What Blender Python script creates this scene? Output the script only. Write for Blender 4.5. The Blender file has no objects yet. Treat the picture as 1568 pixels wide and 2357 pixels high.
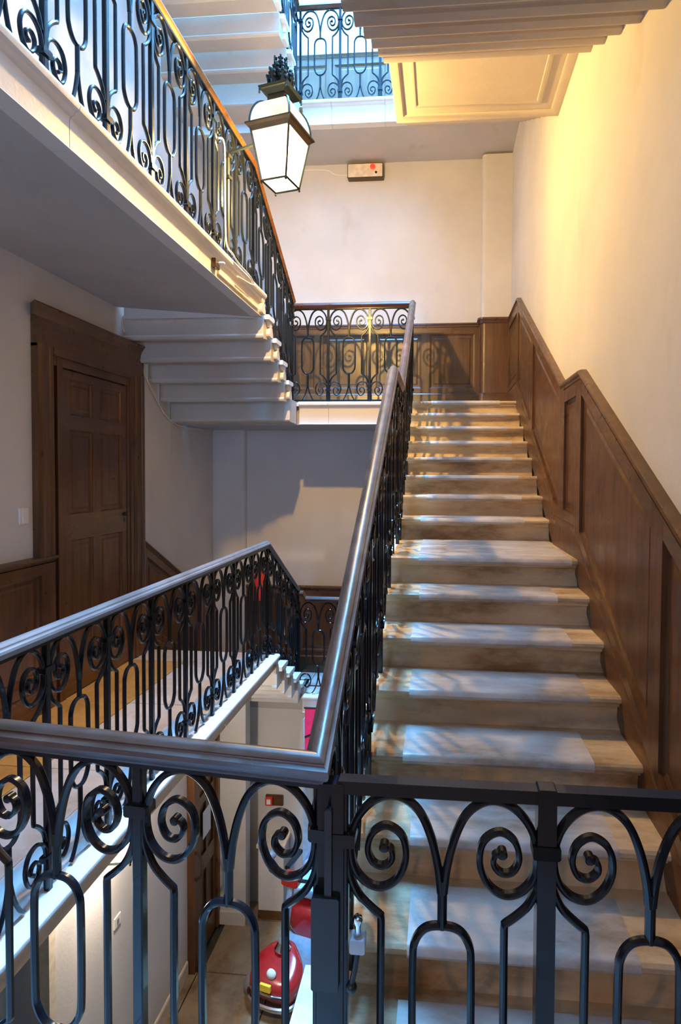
import bpy, math, random
from mathutils import Vector, Matrix
random.seed(7)
S = bpy.context.scene
COL = S.collection
# ------------------------------------------------------------------ camera
EYE = (0.0, 0.0, 1.7036)
F, CX, CY, YAW, PITCH, ROLL = 1300.0, 905.73, 1125.77, .0832, .0281, .0067
cam = bpy.data.cameras.new('camera'); co = bpy.data.objects.new('camera', cam); COL.objects.link(co)
cam.sensor_fit = 'VERTICAL'; cam.sensor_height = 36.0; cam.lens = F / 2357 * 36.0
cam.shift_x = -(CX - 784) / 2357; cam.shift_y = -(1178.5 - CY) / 2357
cam.clip_start = .05
co.matrix_world = (Matrix.Translation(EYE) @ Matrix.Rotation(YAW, 4, 'Z') @ Matrix.Rotation(math.pi / 2 - PITCH, 4, 'X')
                   @ Matrix.Rotation(ROLL, 4, 'Z'))
S.camera = co
# ------------------------------------------------------------------ world, lights, exposure
W = bpy.data.worlds.new('World'); S.world = W; W.use_nodes = True
W.node_tree.nodes['Background'].inputs[0].default_value = (.55, .70, 1, 1)
W.node_tree.nodes['Background'].inputs[1].default_value = 1.0
S.view_settings.view_transform = 'Standard'; S.view_settings.look = 'None'
S.view_settings.gamma = 1; S.view_settings.exposure = 0.55
S.view_settings.use_curve_mapping = False
def area(name, loc, sx, sy, power, col, rot=(0, 0, 0), spread=180):
    l = bpy.data.lights.new(name, 'AREA'); l.shape = 'RECTANGLE'; l.size = sx; l.size_y = sy
    l.energy = power; l.color = col; l.spread = math.radians(spread)
    o = bpy.data.objects.new(name, l); COL.objects.link(o); o.location = loc; o.rotation_euler = rot; return o
def point(name, loc, power, col, rad):
    l = bpy.data.lights.new(name, 'POINT'); l.energy = power; l.color = col; l.shadow_soft_size = rad
    o = bpy.data.objects.new(name, l); COL.objects.link(o); o.location = loc; return o
WARM = (1.0, .66, .30)
area('skylight_daylight', (-.9, 3.6, 14.95), 1.5, 4.9, 8800, (.13, .47, 1.0))
area('landing_cool_fill', (-2.1, -2.95, 2.0), 1.1, 1.7, 21, (.22, .50, 1.0), (math.radians(90), 0, 0), 100)  # added cool fill from behind the viewer, no window is built there
point('landing_lamp_light', (-.55, -2.0, 2.0), 27, (1.0, .52, .16), .03)
point('hall_lamp_light', (-2.23, 3.75, -.84), 62, (1.0, .84, .68), .06)
point('lantern_light', (-1.10, 3.81, 3.86), 310, (1.0, .60, .15), .035)

# ------------------------------------------------------------------ numbers of the stair
R = .15345; RUN = .2644; SY = 3.2225            # riser, run, storey
XG = -1.513                                      # well edge of the left galleries
XWL, XWR, YWB = -2.80, .80, 6.85                 # wall faces
def ny(k): return 2.1777 + RUN * k + (.573 if k > 4 else 0)   # nosing of step k of the right flight
def nz(k): return (k + 4) * R
# ------------------------------------------------------------------ materials
def nodes(name):
    m = bpy.data.materials.new(name); m.use_nodes = True
    nt = m.node_tree; return m, nt, nt.nodes['Principled BSDF']
def mix_noise(nt, scale, c1, c2, lo=.35, hi=.65, detail=4, stretch=(1, 1, 1), rough=.6):
    tc = nt.nodes.new('ShaderNodeTexCoord'); mp = nt.nodes.new('ShaderNodeMapping'); mp.inputs['Scale'].default_value = stretch
    nt.links.new(tc.outputs['Object'], mp.inputs[0])
    n = nt.nodes.new('ShaderNodeTexNoise'); n.inputs['Scale'].default_value = scale; n.inputs['Detail'].default_value = detail
    n.inputs['Roughness'].default_value = rough
    nt.links.new(mp.outputs[0], n.inputs['Vector'])
    r = nt.nodes.new('ShaderNodeValToRGB'); r.color_ramp.elements[0].position = lo; r.color_ramp.elements[1].position = hi
    r.color_ramp.elements[0].color = (*c1, 1); r.color_ramp.elements[1].color = (*c2, 1)
    nt.links.new(n.outputs['Fac'], r.inputs[0]); return n, r
def mul(nt, a, b, fac=1.0):
    m = nt.nodes.new('ShaderNodeMix'); m.data_type = 'RGBA'; m.blend_type = 'MULTIPLY'; m.inputs[0].default_value = fac
    nt.links.new(a, m.inputs[6]); nt.links.new(b, m.inputs[7]); return m.outputs[2]
def bump(nt, b, h, strength, dist=.01):
    bp = nt.nodes.new('ShaderNodeBump'); bp.inputs['Strength'].default_value = strength; bp.inputs['Distance'].default_value = dist
    nt.links.new(h, bp.inputs['Height']); nt.links.new(bp.outputs[0], b.inputs['Normal'])
def plaster(name, c1, c2, dirt=(.80, .72, .64), rough=.85):
    m, nt, b = nodes(name)
    n, r = mix_noise(nt, 1.3, c1, c2, .3, .7, 5)
    n2, r2 = mix_noise(nt, 2.2, (1, 1, 1), dirt, .62, .86, 6, (1, 1, .6))
    nt.links.new(mul(nt, r.outputs[0], r2.outputs[0]), b.inputs['Base Color'])
    n3, _ = mix_noise(nt, 45, (0, 0, 0), (1, 1, 1)); bump(nt, b, n3.outputs['Fac'], .12)
    b.inputs['Roughness'].default_value = rough; return m
def stone(name, c1, c2, dark, rough=.45, stretch=(1, 1, 1), sc=6):
    m, nt, b = nodes(name)
    n, r = mix_noise(nt, sc, c1, c2, .32, .7, 8, stretch, .65)
    n2, r2 = mix_noise(nt, 3.2, dark, (1, 1, 1), .33, .52, 8, stretch, .7)
    nt.links.new(mul(nt, r.outputs[0], r2.outputs[0], .9), b.inputs['Base Color'])
    n3, r3 = mix_noise(nt, 26, (rough * .75,) * 3, (min(1, rough * 1.35),) * 3, .3, .7, 6)
    nt.links.new(r3.outputs[0], b.inputs['Roughness'])
    bump(nt, b, n3.outputs['Fac'], .22); return m
def wood(name, c1, c2, rough, axis='z', coat=.0):
    m, nt, b = nodes(name)
    st = {'z': (14, 14, .9), 'y': (14, .9, 14), 'x': (.9, 14, 14)}[axis]
    n, r = mix_noise(nt, 2.2, c1, c2, .3, .72, 8, st, .62)
    n2, r2 = mix_noise(nt, 1.7, (.62, .60, .58), (1, 1, 1), .35, .6, 3)
    nt.links.new(mul(nt, r.outputs[0], r2.outputs[0]), b.inputs['Base Color'])
    n3, r3 = mix_noise(nt, 9, (rough * .75,) * 3, (rough * 1.3,) * 3, .3, .7, 4)
    nt.links.new(r3.outputs[0], b.inputs['Roughness'])
    b.inputs['Coat Weight'].default_value = coat; b.inputs['Coat Roughness'].default_value = .34
    bump(nt, b, n.outputs['Fac'], .25, .004); return m
def plain(name, c, rough=.5, metal=0, emit=None, es=0, var=.12, coat=0):
    m, nt, b = nodes(name)
    n, r = mix_noise(nt, 18, tuple(x * (1 - var) for x in c), tuple(min(1, x * (1 + var)) for x in c))
    nt.links.new(r.outputs[0], b.inputs['Base Color'])
    b.inputs['Roughness'].default_value = rough; b.inputs['Metallic'].default_value = metal; b.inputs['Coat Weight'].default_value = coat
    if emit: b.inputs['Emission Color'].default_value = (*emit, 1); b.inputs['Emission Strength'].default_value = es
    return m
def lampglass(name, c, es, clear):
    m, nt, b = nodes(name); nt.nodes.remove(b); out = nt.nodes['Material Output']
    t = nt.nodes.new('ShaderNodeBsdfTransparent'); e = nt.nodes.new('ShaderNodeEmission'); mx = nt.nodes.new('ShaderNodeMixShader')
    n, r = mix_noise(nt, 7, tuple(x * .82 for x in c), c)
    nt.links.new(r.outputs[0], e.inputs[0]); e.inputs[1].default_value = es; mx.inputs[0].default_value = 1 - clear
    nt.links.new(t.outputs[0], mx.inputs[1]); nt.links.new(e.outputs[0], mx.inputs[2]); nt.links.new(mx.outputs[0], out.inputs[0]); return m
M = {}
M['wall'] = plaster('wall_plaster', (.56, .535, .52), (.65, .62, .60))
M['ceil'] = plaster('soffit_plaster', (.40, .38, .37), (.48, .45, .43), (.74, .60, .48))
M['soffit'] = plaster('step_soffit_paint', (.44, .38, .32), (.54, .47, .40), (.80, .64, .48), .6)
M['stone'] = stone('step_stone', (.52, .39, .23), (.76, .59, .37), (.40, .28, .17), .48, (.5, 1.4, 1.4))
M['tread'] = stone('worn_tread_stone', (.46, .42, .37), (.68, .63, .57), (.50, .41, .31), .34, (.45, 1.2, 1), 9)
M['slab'] = stone('gallery_stone', (.55, .52, .50), (.68, .66, .64), (.70, .62, .55), .38, (1, 1, 1), 5)
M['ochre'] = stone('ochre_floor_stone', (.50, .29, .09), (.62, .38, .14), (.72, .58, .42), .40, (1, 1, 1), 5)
M['edge'] = plaster('painted_edge_stone', (.60, .56, .52), (.70, .66, .62), (.78, .68, .58), .5)
M['wood'] = wood('oak_panelling', (.060, .022, .006), (.165, .064, .016), .36, 'z', .15)
M['wood_y'] = wood('oak_moulding', (.070, .028, .008), (.170, .072, .022), .32, 'y', .2)
M['wood_x'] = wood('oak_moulding_across', (.068, .027, .008), (.165, .070, .022), .32, 'x', .2)
M['rail'] = wood('handrail_wood', (.045, .020, .012), (.12, .055, .032), .27, 'y', .5)
M['rail_worn'] = wood('worn_grey_handrail_wood', (.17, .14, .13), (.27, .23, .22), .42, 'y', .2)
M['rail_mid'] = wood('part_worn_handrail_wood', (.075, .029, .017), (.19, .092, .055), .36, 'y', .0)
M['rail_x'] = wood('handrail_wood_across', (.050, .016, .008), (.12, .042, .020), .33, 'x', .0)
M['rail_gold'] = wood('handrail_polished_oak', (.16, .06, .012), (.30, .125, .028), .28, 'y', .4)
M['iron'] = plain('black_gloss_iron', (.006, .008, .011), .24, .0, coat=.25); M['iron'].node_tree.nodes['Principled BSDF'].inputs['Specular IOR Level'].default_value = .22
M['black'] = plain('black_metal', (.008, .009, .010), .4)
M['verdigris'] = plain('green_black_lantern_iron', (.016, .024, .020), .35, .3)
M['bronze'] = plain('lantern_bronze', (.10, .065, .03), .35, .6)
M['white'] = plain('white_plastic', (.75, .72, .68), .4, var=.03)
M['cream'] = plain('cream_paint', (.72, .62, .48), .5)
M['red'] = plain('red_gloss', (.36, .012, .012), .18, coat=.8)
M['redp'] = plain('red_plastic', (.75, .05, .02), .4, var=.05)
M['redled'] = plain('red_indicator', (.9, .03, .02), .4, emit=(1, .02, .01), es=1.6)
M['pink'] = plain('pink_cloth', (.80, .02, .12), .7)
M['grey'] = plain('grey_plastic', (.20, .22, .25), .45)
M['seat'] = plain('blue_grey_seat', (.30, .42, .55), .5)
M['chrome'] = plain('chrome', (.75, .75, .75), .15, 1.0, var=.03)
M['yellow'] = plain('yellow_plate', (.85, .55, .03), .45)
M['rubber'] = plain('grey_rubber', (.14, .14, .15), .7)
M['paper'] = plain('paper', (.78, .78, .80), .8, var=.03)
M['bluepaint_and_daylight'] = plain('blue_grey_paint_and_daylight', (.36, .44, .50), .5)
M['flag'] = stone('hall_flagstone', (.22, .15, .085), (.36, .26, .16), (.55, .46, .36), .5, (1, 1, 1), 4)
M['glass'] = lampglass('lantern_pane', (1.0, .93, .70), 8.0, .85)
M['dome'] = lampglass('lantern_dome_pane', (1.0, .90, .62), 2.2, .6)
M['bulb'] = plain('bulb', (1, .9, .7), .4, emit=(1, .85, .55), es=20)
M['joint_shade'] = plain('dark_joint_and_shade', (.05, .04, .035), .9)
# ------------------------------------------------------------------ mesh helpers
class MB:
    def __init__(s): s.v = []; s.f = []
    def add(s, vs, fs):
        o = len(s.v); s.v += [tuple(x) for x in vs]; s.f += [tuple(i + o for i in f) for f in fs]; return s
    def box(s, x0, x1, y0, y1, z0, z1, b=0):
        if b:
            return s.prism([(x0 + b, z0), (x1 - b, z0), (x1, z0 + b), (x1, z1 - b), (x1 - b, z1), (x0 + b, z1), (x0, z1 - b), (x0, z0 + b)], 'y', y0, y1)
        v = [(x, y, z) for x in (x0, x1) for y in (y0, y1) for z in (z0, z1)]
        return s.add(v, [(0, 1, 3, 2), (4, 6, 7, 5), (0, 4, 5, 1), (2, 3, 7, 6), (0, 2, 6, 4), (1, 5, 7, 3)])
    def prism(s, poly, ax, a, b):
        n = len(poly)
        def P(q, t): return {'x': (t, q[0], q[1]), 'y': (q[0], t, q[1]), 'z': (q[0], q[1], t)}[ax]
        v = [P(q, a) for q in poly] + [P(q, b) for q in poly]
        f = [tuple(range(n))[::-1], tuple(range(n, 2 * n))] + [(i, (i + 1) % n, n + (i + 1) % n, n + i) for i in range(n)]
        return s.add(v, f)
    def rings(s, rs, closed=False, cap=True):
        n = len(rs[0]); v = [p for r in rs for p in r]; m = len(rs); f = []
        for i in range(m if closed else m - 1):
            j = (i + 1) % m
            for k in range(n):
                l = (k + 1) % n; f.append((i * n + k, i * n + l, j * n + l, j * n + k))
        if cap and not closed: f += [tuple(range(n))[::-1], tuple(range((m - 1) * n, m * n))]
        return s.add(v, f)
    def mould(s, path, prof, side=1, ends=(None, None)):
        """extrude a moulding profile (l sideways, u up) along a path; vertical sections, mitred in plan"""
        path = [Vector(p) for p in path]; rs = []
        for i, p in enumerate(path):
            ds = []
            if i > 0: ds.append(path[i] - path[i - 1])
            if i < len(path) - 1: ds.append(path[i + 1] - path[i])
            hs = [Vector((d.x, d.y, 0)).normalized() for d in ds if Vector((d.x, d.y, 0)).length > 1e-6]
            t = sum(hs, Vector()) .normalized(); lat = Vector((t.y, -t.x, 0)) * side
            k = 1 / max(.4, t.dot(hs[0]))
            e = ends[0] if i == 0 else ends[1] if i == len(path) - 1 else None
            if e is not None: lat = Vector(e) * side; k = 1
            rs.append([p + lat * (l * k) + Vector((0, 0, u)) for l, u in prof])
        return s.rings(rs)
    def strip(s, pts, w, d, w2=None, closed=False, slope=0, bev=.36):
        """flat iron bar following points (x,z) in the local xz plane, w wide in plane, d deep"""
        n = len(pts); rs = []
        for i, (x, z) in enumerate(pts):
            a = pts[(i - 1) % n] if (closed or i) else pts[0]; b = pts[(i + 1) % n] if (closed or i < n - 1) else pts[-1]
            tx, tz = b[0] - a[0], b[1] - a[1]; L = math.hypot(tx, tz) or 1; nx, nz_ = -tz / L, tx / L
            ww = w if w2 is None else w + (w2 - w) * i / (n - 1); h = ww / 2; e = d / 2; c = ww * bev
            ring = []
            for q, y in ((-h, -e + c), (-h + c, -e), (h - c, -e), (h, -e + c), (h, e - c), (h - c, e), (-h + c, e), (-h, e - c)):
                X = x + nx * q; Z = z + nz_ * q; ring.append((X, y, Z + slope * X))
            rs.append(ring)
        return s.rings(rs, closed)
    def tube(s, pts, r, seg=8, r2=None, cap=True):
        pts = [Vector(p) for p in pts]; rs = []; ref = None
        for i, p in enumerate(pts):
            t = (pts[min(i + 1, len(pts) - 1)] - pts[max(i - 1, 0)]).normalized()
            if ref is None: ref = Vector((0, 0, 1)) if abs(t.z) < .9 else Vector((1, 0, 0))
            u = (ref - t * ref.dot(t)).normalized(); w = t.cross(u); ref = u
            rr = r if r2 is None else r + (r2 - r) * i / (len(pts) - 1)
            rs.append([p + (u * math.cos(a) + w * math.sin(a)) * rr for a in [2 * math.pi * k / seg for k in range(seg)]])
        return s.rings(rs, cap=cap)
    def lathe(s, prof, seg=14, c=(0, 0, 0), axis='z'):
        rs = []
        for r, h in prof:
            ring = []
            for k in range(seg):
                a = 2 * math.pi * k / seg; q = (r * math.cos(a), r * math.sin(a), h)
                if axis == 'y': q = (q[0], q[2], q[1])
                if axis == 'x': q = (q[2], q[0], q[1])
                ring.append((q[0] + c[0], q[1] + c[1], q[2] + c[2]))
            rs.append(ring)
        return s.rings(rs)
    def ball(s, c, r, seg=10, sz=1.0):
        return s.lathe([(max(.0005, r * math.sin(t)), -r * sz * math.cos(t)) for t in [math.pi * i / 7 for i in range(8)]], seg, c)
    def mesh(s, name, mat, smooth=False):
        import bmesh
        me = bpy.data.meshes.new(name); me.from_pydata(s.v, [], s.f); me.materials.append(M[mat])
        bm = bmesh.new(); bm.from_mesh(me); bmesh.ops.recalc_face_normals(bm, faces=bm.faces); bm.to_mesh(me); bm.free()
        if smooth:
            me.set_sharp_from_angle(angle=math.radians(38)) if hasattr(me, 'set_sharp_from_angle') else None
            for p in me.polygons: p.use_smooth = True
        return me
    def build(s, name, mat, parent=None, smooth=False):
        return link(s.mesh(name, mat, smooth), name, parent)
def link(me, name, parent=None, loc=(0, 0, 0), rz=0):
    o = bpy.data.objects.new(name, me); COL.objects.link(o); o.location = loc; o.rotation_euler = (0, 0, rz)
    if parent: o.parent = parent
    return o
def tag(o, label, cat, group=None):
    o['label'] = label; o['category'] = cat
    if group: o['group'] = group
    return o
def thing(name, label, cat, loc=(0, 0, 0), rz=0, group=None):
    return tag(link(None, name, None, loc, rz), label, cat, group)
def struct(o, label=None):
    o['kind'] = 'structure'
    if label: o['label'] = label
    return o
def sroot(name, label): return struct(link(None, name), label)
def spline(pts, n=6, closed=False):
    out = []; N = len(pts)
    for i in range(N if closed else N - 1):
        g = lambda j: pts[j % N] if closed else pts[max(0, min(N - 1, j))]
        p0, p1, p2, p3 = g(i - 1), g(i), g(i + 1), g(i + 2)
        for k in range(n):
            t = k / n
            out.append(tuple(.5 * (2 * b + (c - a) * t + (2 * a - 5 * b + 4 * c - d) * t * t + (3 * b - a - 3 * c + d) * t ** 3) for a, b, c, d in zip(p0, p1, p2, p3)))
    if not closed: out.append(tuple(pts[-1]))
    return out

# ================================================================== SHELL
def wallbox(name, x0, x1, y0, y1, z0, z1, mat='wall', label=None):
    return struct(MB().box(x0, x1, y0, y1, z0, z1).build(name, mat), label)
TOP = 15.0
wallbox('wall_left', XWL - .25, XWL, -3.2, 7.1, -.11, TOP)
wallbox('wall_right', XWR, XWR + .25, -3.2, 7.1, -3.2225, TOP)
wallbox('wall_back', XWL, XWR, YWB, YWB + .25, -.95, TOP)
wallbox('wall_front', XWL, XWR, -3.2, -3.0, -3.2225, TOP)
m = MB(); m.box(XWL - .25, -1.66, -3.2, 7.1, TOP, TOP + .1); m.box(-.14, XWR + .25, -3.2, 7.1, TOP, TOP + .1)
m.box(-1.66, -.14, -3.2, 1.1, TOP, TOP + .1); m.box(-1.66, -.14, 6.1, 7.1, TOP, TOP + .1)
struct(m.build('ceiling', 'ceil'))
# plaster chases in the two back corners (with a softly rounded edge)
def chase(name, x0, x1, y0, z0, z1, lab):
    r = .05; pts = [(x0, YWB), (x0, y0 + r)] + [(x0 + r - r * math.cos(a), y0 + r - r * math.sin(a)) for a in (.4, .8, 1.2)] + [(x0 + r, y0), (x1, y0), (x1, YWB)]
    if x0 < -1: pts = [(x0 + x1 - p[0], p[1]) for p in pts]
    return struct(MB().prism(pts, 'z', z0, z1).build(name, 'wall', None, True), lab)
chase('wall_pilaster', .455, XWR, 6.70, 2.4552, 5.40, 'rounded plaster pilaster in the back right corner')
chase('wall_chase', XWL, -2.40, 6.76, -.767, 2.24, 'plaster chase in the back left corner of the lower landing')
# ground floor hall walls
wallbox('wall_hall_side', XWL - .25, -2.43, 5.16, 7.1, -3.2225, -1.02)
wallbox('wall_hall_left', XWL - .25, -2.43, 3.28, 5.16, -3.2225, -.13, 'wall', 'white hall wall below the left gallery')
wallbox('wall_hall_near', XWL - .25, -2.62, -3.2, 3.2, -3.2225, -.13, 'bluepaint_and_daylight', 'hall wall at the lower left corner, blue daylight put into its colour')  # blue daylight beyond the doorway is painted as this wall's colour
wallbox('wall_hall_back', -2.43, -2.07, 5.86, 6.00, -3.2225, -.672)
wallbox('wall_hall_return', -2.43, -1.47, 6.20, 6.32, -3.2225, -.969)
wallbox('wall_hall_far', -1.47, XWR, 8.2, 8.4, -3.2225, -.8, 'bluepaint_and_daylight')
m = MB(); m.box(-1.47, -1.25, 5.98, 6.2, -3.2225, -.95, .04); struct(m.build('wall_hall_pier', 'bluepaint_and_daylight'), 'blue-grey pier at the end of the hall wall')
# ------------------------------------------------------------------ gallery edge moulding
def edge_prof(h):   # l outwards from the edge, u up
    return [(-.30, 0), (.012, 0), (.024, -.008), (.028, -.022), (.022, -.038), (.004, -.044), (-.002, -.056), (-.018, -.066), (-.022, -.085), (-.022, -h + .012), (-.012, -h), (-.10, -h), (-.10, -.045), (-.30, -.045)]
def gallery(name, lab, x0, x1, y0, y1, z, h, soffit_rise=.1, edge_side='x1', slabs=True, coping=1.25):
    root = sroot(name, lab)
    m = MB(); m.prism([(x0, z - .045), (x1 - .10, z - .045), (x1 - .10, z - h), (x0, z - h + soffit_rise)], 'y', y0, y1 - .04)
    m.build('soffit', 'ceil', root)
    a = y1; i = 0
    while a > y0 + .01:                                   # coping stones along the well edge
        b = max(y0, a - coping); c = MB()
        c.mould([(x1, b + .002, z), (x1, a - .002, z)], edge_prof(h), 1); c.build('coping_stone', 'edge', root, True); a = b
    m = MB(); m.mould([(x0 + .06, y1 - .012, z), (x1 - .02, y1 - .012, z)], [(max(l, -.025), u) for l, u in edge_prof(h)], -1); m.build('end_nosing', 'edge', root, True)
    if slabs:                                              # paving slabs
        a = y1 - .30
        while a > y0 + .01:
            b = max(y0, a - .92); mid = x1 - .30; 
            for (p, q) in ((x0, -2.27), (-2.27, mid)):
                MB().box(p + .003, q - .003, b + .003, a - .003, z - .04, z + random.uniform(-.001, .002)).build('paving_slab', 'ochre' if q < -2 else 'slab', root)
            a = b
        MB().box(x0, x1 - .30, y1 - .30, y1 - .038, z - .04, z).build('paving_slab', 'slab', root)
    return root
gallery('floor_gallery_left', 'stone gallery floor with a pale moulded edge over the stairwell, left', XWL, XG, 1.0, 5.159, 0, .13, 0)
gallery('floor_gallery_upper', 'upper left gallery slab with painted moulded fascia and grey soffit', XWL, XG, 1.0, 4.745, SY, .20, .10)
gallery('floor_gallery_top', 'gallery slab of the topmost storey', XWL, XG, 1.0, 4.745, 2 * SY, .20, .10, slabs=False)
def front_floor(name, z, y1):
    root = sroot(name, None)
    MB().box(XWL, XWR, -3.0, y1, z - .2, z - .03).build('floor_bed', 'ceil', root)
    y = -3.0; i = 0
    while y < y1 - .01:
        b = min(y1, y + .85); x = XWL + (0.4 if i % 2 else 0)
        xs = [XWL] + [XWL + .45 * (i % 2) + .9 * k for k in range(1, 5) if XWL + .45 * (i % 2) + .9 * k < XWR - .1] + [XWR]
        for p, q in zip(xs, xs[1:]): MB().box(p + .003, q - .003, y + .003, b - .003, z - .03, z).build('paving_slab', 'slab', root)
        y = b; i += 1
    return root
front_floor('floor_landing_front', 0, 1.0)
struct(MB().box(XG, XWR, 1.0, 1.30, -.2, 0).build('floor_edge', 'slab'), 'stone kerb under the front railing')
struct(MB().box(XWL, XWR, -3.0, 1.0, SY - .2, SY).build('floor_landing_above', 'ceil'), 'front landing slab of the storey above')
struct(MB().box(XWL, XWR, -3.0, 1.0, 2 * SY - .2, 2 * SY).build('floor_landing_top', 'ceil'), 'front landing slab of the topmost storey')
def back_landing(name, lab, z, y0, h, x_edge1, mat_top='slab'):
    root = sroot(name, lab)
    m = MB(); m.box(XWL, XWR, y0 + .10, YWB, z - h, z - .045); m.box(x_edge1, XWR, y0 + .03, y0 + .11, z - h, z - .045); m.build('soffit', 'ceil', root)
    xs = [XG, -1.195, -.62, x_edge1]
    for a, b in zip(xs, xs[1:]): MB().mould([(a + .0015, y0, z), (b - .0015, y0, z)], edge_prof(h), 1).build('coping_stone', 'edge', root, True)
    xs = [XWL, -2.1, XG, -.9, x_edge1, .25, XWR]
    for a, b in zip(xs, xs[1:]): MB().box(a + .003, b - .003, y0 + (.27 if a >= XG - .01 else .04), YWB, z - .04, z).build('paving_slab', mat_top, root)
    return root
back_landing('floor_landing_lower', 'lower back landing between two flights', -5 * R, 6.10, .20, -.20)
back_landing('floor_landing_middle', 'back landing with a white moulded stone edge above the stairwell', 16 * R, 5.93, .235, -.36)
back_landing('floor_landing_upper', 'topmost back landing, its grey underside stained', 16 * R + SY, 6.05, .25, -.36)
# ------------------------------------------------------------------ stone steps
def nose_profile(run, extra, h=R, soff=.10):
    a = [(-.004, -.034), (-.018, -.030), (-.026, -.020), (-.024, -.008), (-.014, 0)]
    return [(run + extra, 0)] + a[::-1] + [(.002, -.040), (.004, -.050), (.020, -.054), (.030, -.066), (.034, -.09), (.032, -.115), (.022, -.135), (.012, -h + .004), (.012, -h - soff), (run + extra, -h - soff)]
def SOF(d, z): return [(.012, z + .03), (-.006, z + .01), (-.006, z), (d - .075, z), (d - .07, z - .010), (d - .045, z - .012), (d - .04, z - .022), (d - .005, z - .026), (d + .018, z - .012), (d + .022, z + .012), (d + .022, z + .05)]
def right_flight(name, lab, z0, ks, xl, soff, mat):
    t = thing(name, lab, 'staircase', (0, 0, 0))
    for k in ks:
        d = RUN if k != 4 else RUN + .573
        z = nz(k) + z0; y = ny(k)
        x0 = xl if k > -3 else -.41
        P = nose_profile(d, .03 if k > -3 or soff else .06)
        if soff:
            P = [p for p in P if p[1] > -R - .02 and not (p[0] > d and p[1] < -.01)] + SOF(d, -R - soff)
        st = MB().prism([(y + p, z + q) for p, q in P], 'x', x0, .775 if not soff else .7995).build('step', mat, t, True)
        if not soff:
            inlay = [(d - .035, .0), (d - .035, .004), (-.012, .004), (-.024, -.004), (-.030, -.020), (-.021, -.034), (-.008, -.038), (.0, -.03), (.0, .0)]
            xa, xb = (-.115 + random.uniform(-.03, .03), .60 + random.uniform(-.02, .05))
            if k == 4: xa, xb = -.12, .735
            MB().prism([(y + p, z + q) for p, q in inlay], 'x', xa, xb).build('tread', 'tread', st, True)
    return t
right_flight('stone_staircase', 'wide flight of worn stone steps rising along the panelled right wall', 0, range(-3, 13), -.34, 0, 'stone')
up = right_flight('stone_staircase', 'flight overhead at the top right, its painted underside stepped and panelled', SY, list(range(-3, 4)), -.34, .105, 'soffit')
# the mid landing slab of the flight overhead, with a framed soffit
m = MB(); zb = 4.235; y0, y1 = ny(4) + .01, ny(5) + .05
m.box(-.34, .7995, y0, y1, zb, nz(4) + SY)
m.build('landing_slab', 'soffit', up)
m = MB(); fp = [(0, 0), (.0, -.012), (.012, -.02), (.03, -.02), (.05, -.008), (.055, 0)]
def frame(m, x0, x1, y0, y1, z, prof):
    rs = []
    for (x, y, sx, sy) in ((x0, y0, 1, 1), (x1, y0, -1, 1), (x1, y1, -1, -1), (x0, y1, 1, -1)):
        rs.append([(x + sx * l, y + sy * l, z + u) for l, u in prof])
    m.rings(rs, True)
frame(m, -.335, .799, y0 + .01, y1 - .01, zb, [(0, .01), (0, -.02), (.02, -.022), (.05, -.012), (.06, -.004), (.062, .01)])
frame(m, -.22, .66, y0 + .09, y1 - .13, zb, [(0, .01), (0, -.008), (.012, -.012), (.03, -.006), (.04, .01)])
m.build('soffit_moulding', 'soffit', up, True)
for k in range(5, 13):
    P = [p for p in nose_profile(RUN, .03) if p[1] > -R - .02 and not (p[0] > RUN and p[1] < -.01)] + SOF(RUN, -R - .07)
    MB().prism([(ny(k) + p, nz(k) + SY + q) for p, q in P], 'x', -.34, .7995).build('step', 'soffit', up, True)
# left flights: descend away from the viewer, stepped soffits and shaped brackets on the open end
BR = [(0, 0), (.0, -.03), (-.012, -.035), (-.012, -.048), (0, -.052), (.006, -.075), (.018, -.10), (.022, -.135), (-.035, -.135), (-.075, -.128), (-.085, -.112), (-.075, -.085), (-.062, -.062), (-.05, -.05), (-.06, -.046), (-.075, -.02), (-.08, 0)]
def left_flight(name, lab, y0, run, z0, mat, n=5):
    t = thing(name, lab, 'staircase')
    for j in range(1, n + 1):
        z = z0 - j * R; ya = y0 + run * (j - 1) + .05; yb = y0 + run * j + (0 if j < n else .1)
        bot = z - .205 if j < n else z - .235
        if j < n:
            P = [(ya, z), (yb + .008, z), (yb + .022, -.008 + z), (yb + .024, z - .022), (yb + .014, z - .034), (yb, z - .040), (yb, z - R - .01), (yb, bot + .012), (ya + .03, bot), (ya + .012, bot - .006), (ya - .004, bot + .002), (ya - .010, bot + .018), (ya - .006, bot + .03), (ya, bot + .036)]
        else:
            P = [(ya, z), (yb, z), (yb, bot), (ya + .01, bot), (ya - .006, bot + .01), (ya - .01, bot + .022), (ya, bot + .036)]
        st = MB().prism(P, 'x', XWL + .004, XG - .022).build('step', mat, t, True)
        if j < n:
            MB().prism([(ya + .02, z), (yb + .008, z), (yb + .022, z - .008), (yb + .024, z - .022), (yb + .014, z - .034), (yb, z - .040), (ya + .02, z - .040)], 'x', XG - .0215, XG + .022).build('nosing_return', 'edge', st, True)
        zt = z0 - (j - 1) * R if j > 1 else None
    for j in range(0, n):                                   # one bracket below each nosing return
        z = z0 - j * R; yb = y0 + run * j
        MB().prism([(yb - .004 + p, z - .041 + q) for p, q in BR], 'x', XG - .023, XG + .010).build('bracket', 'edge', t, False)
    return t
left_flight('stone_flight', 'five steps going down from the left gallery to the lower landing', 5.159, .267, 0, 'edge')
left_flight('stone_flight', 'short left flight seen from below, stepped soffit above the oak door', 4.745, .216, SY, 'soffit')
left_flight('stone_flight', 'left flight at the very top, its underside behind the lantern crown', 4.745, .235, 2 * SY, 'soffit')
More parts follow.
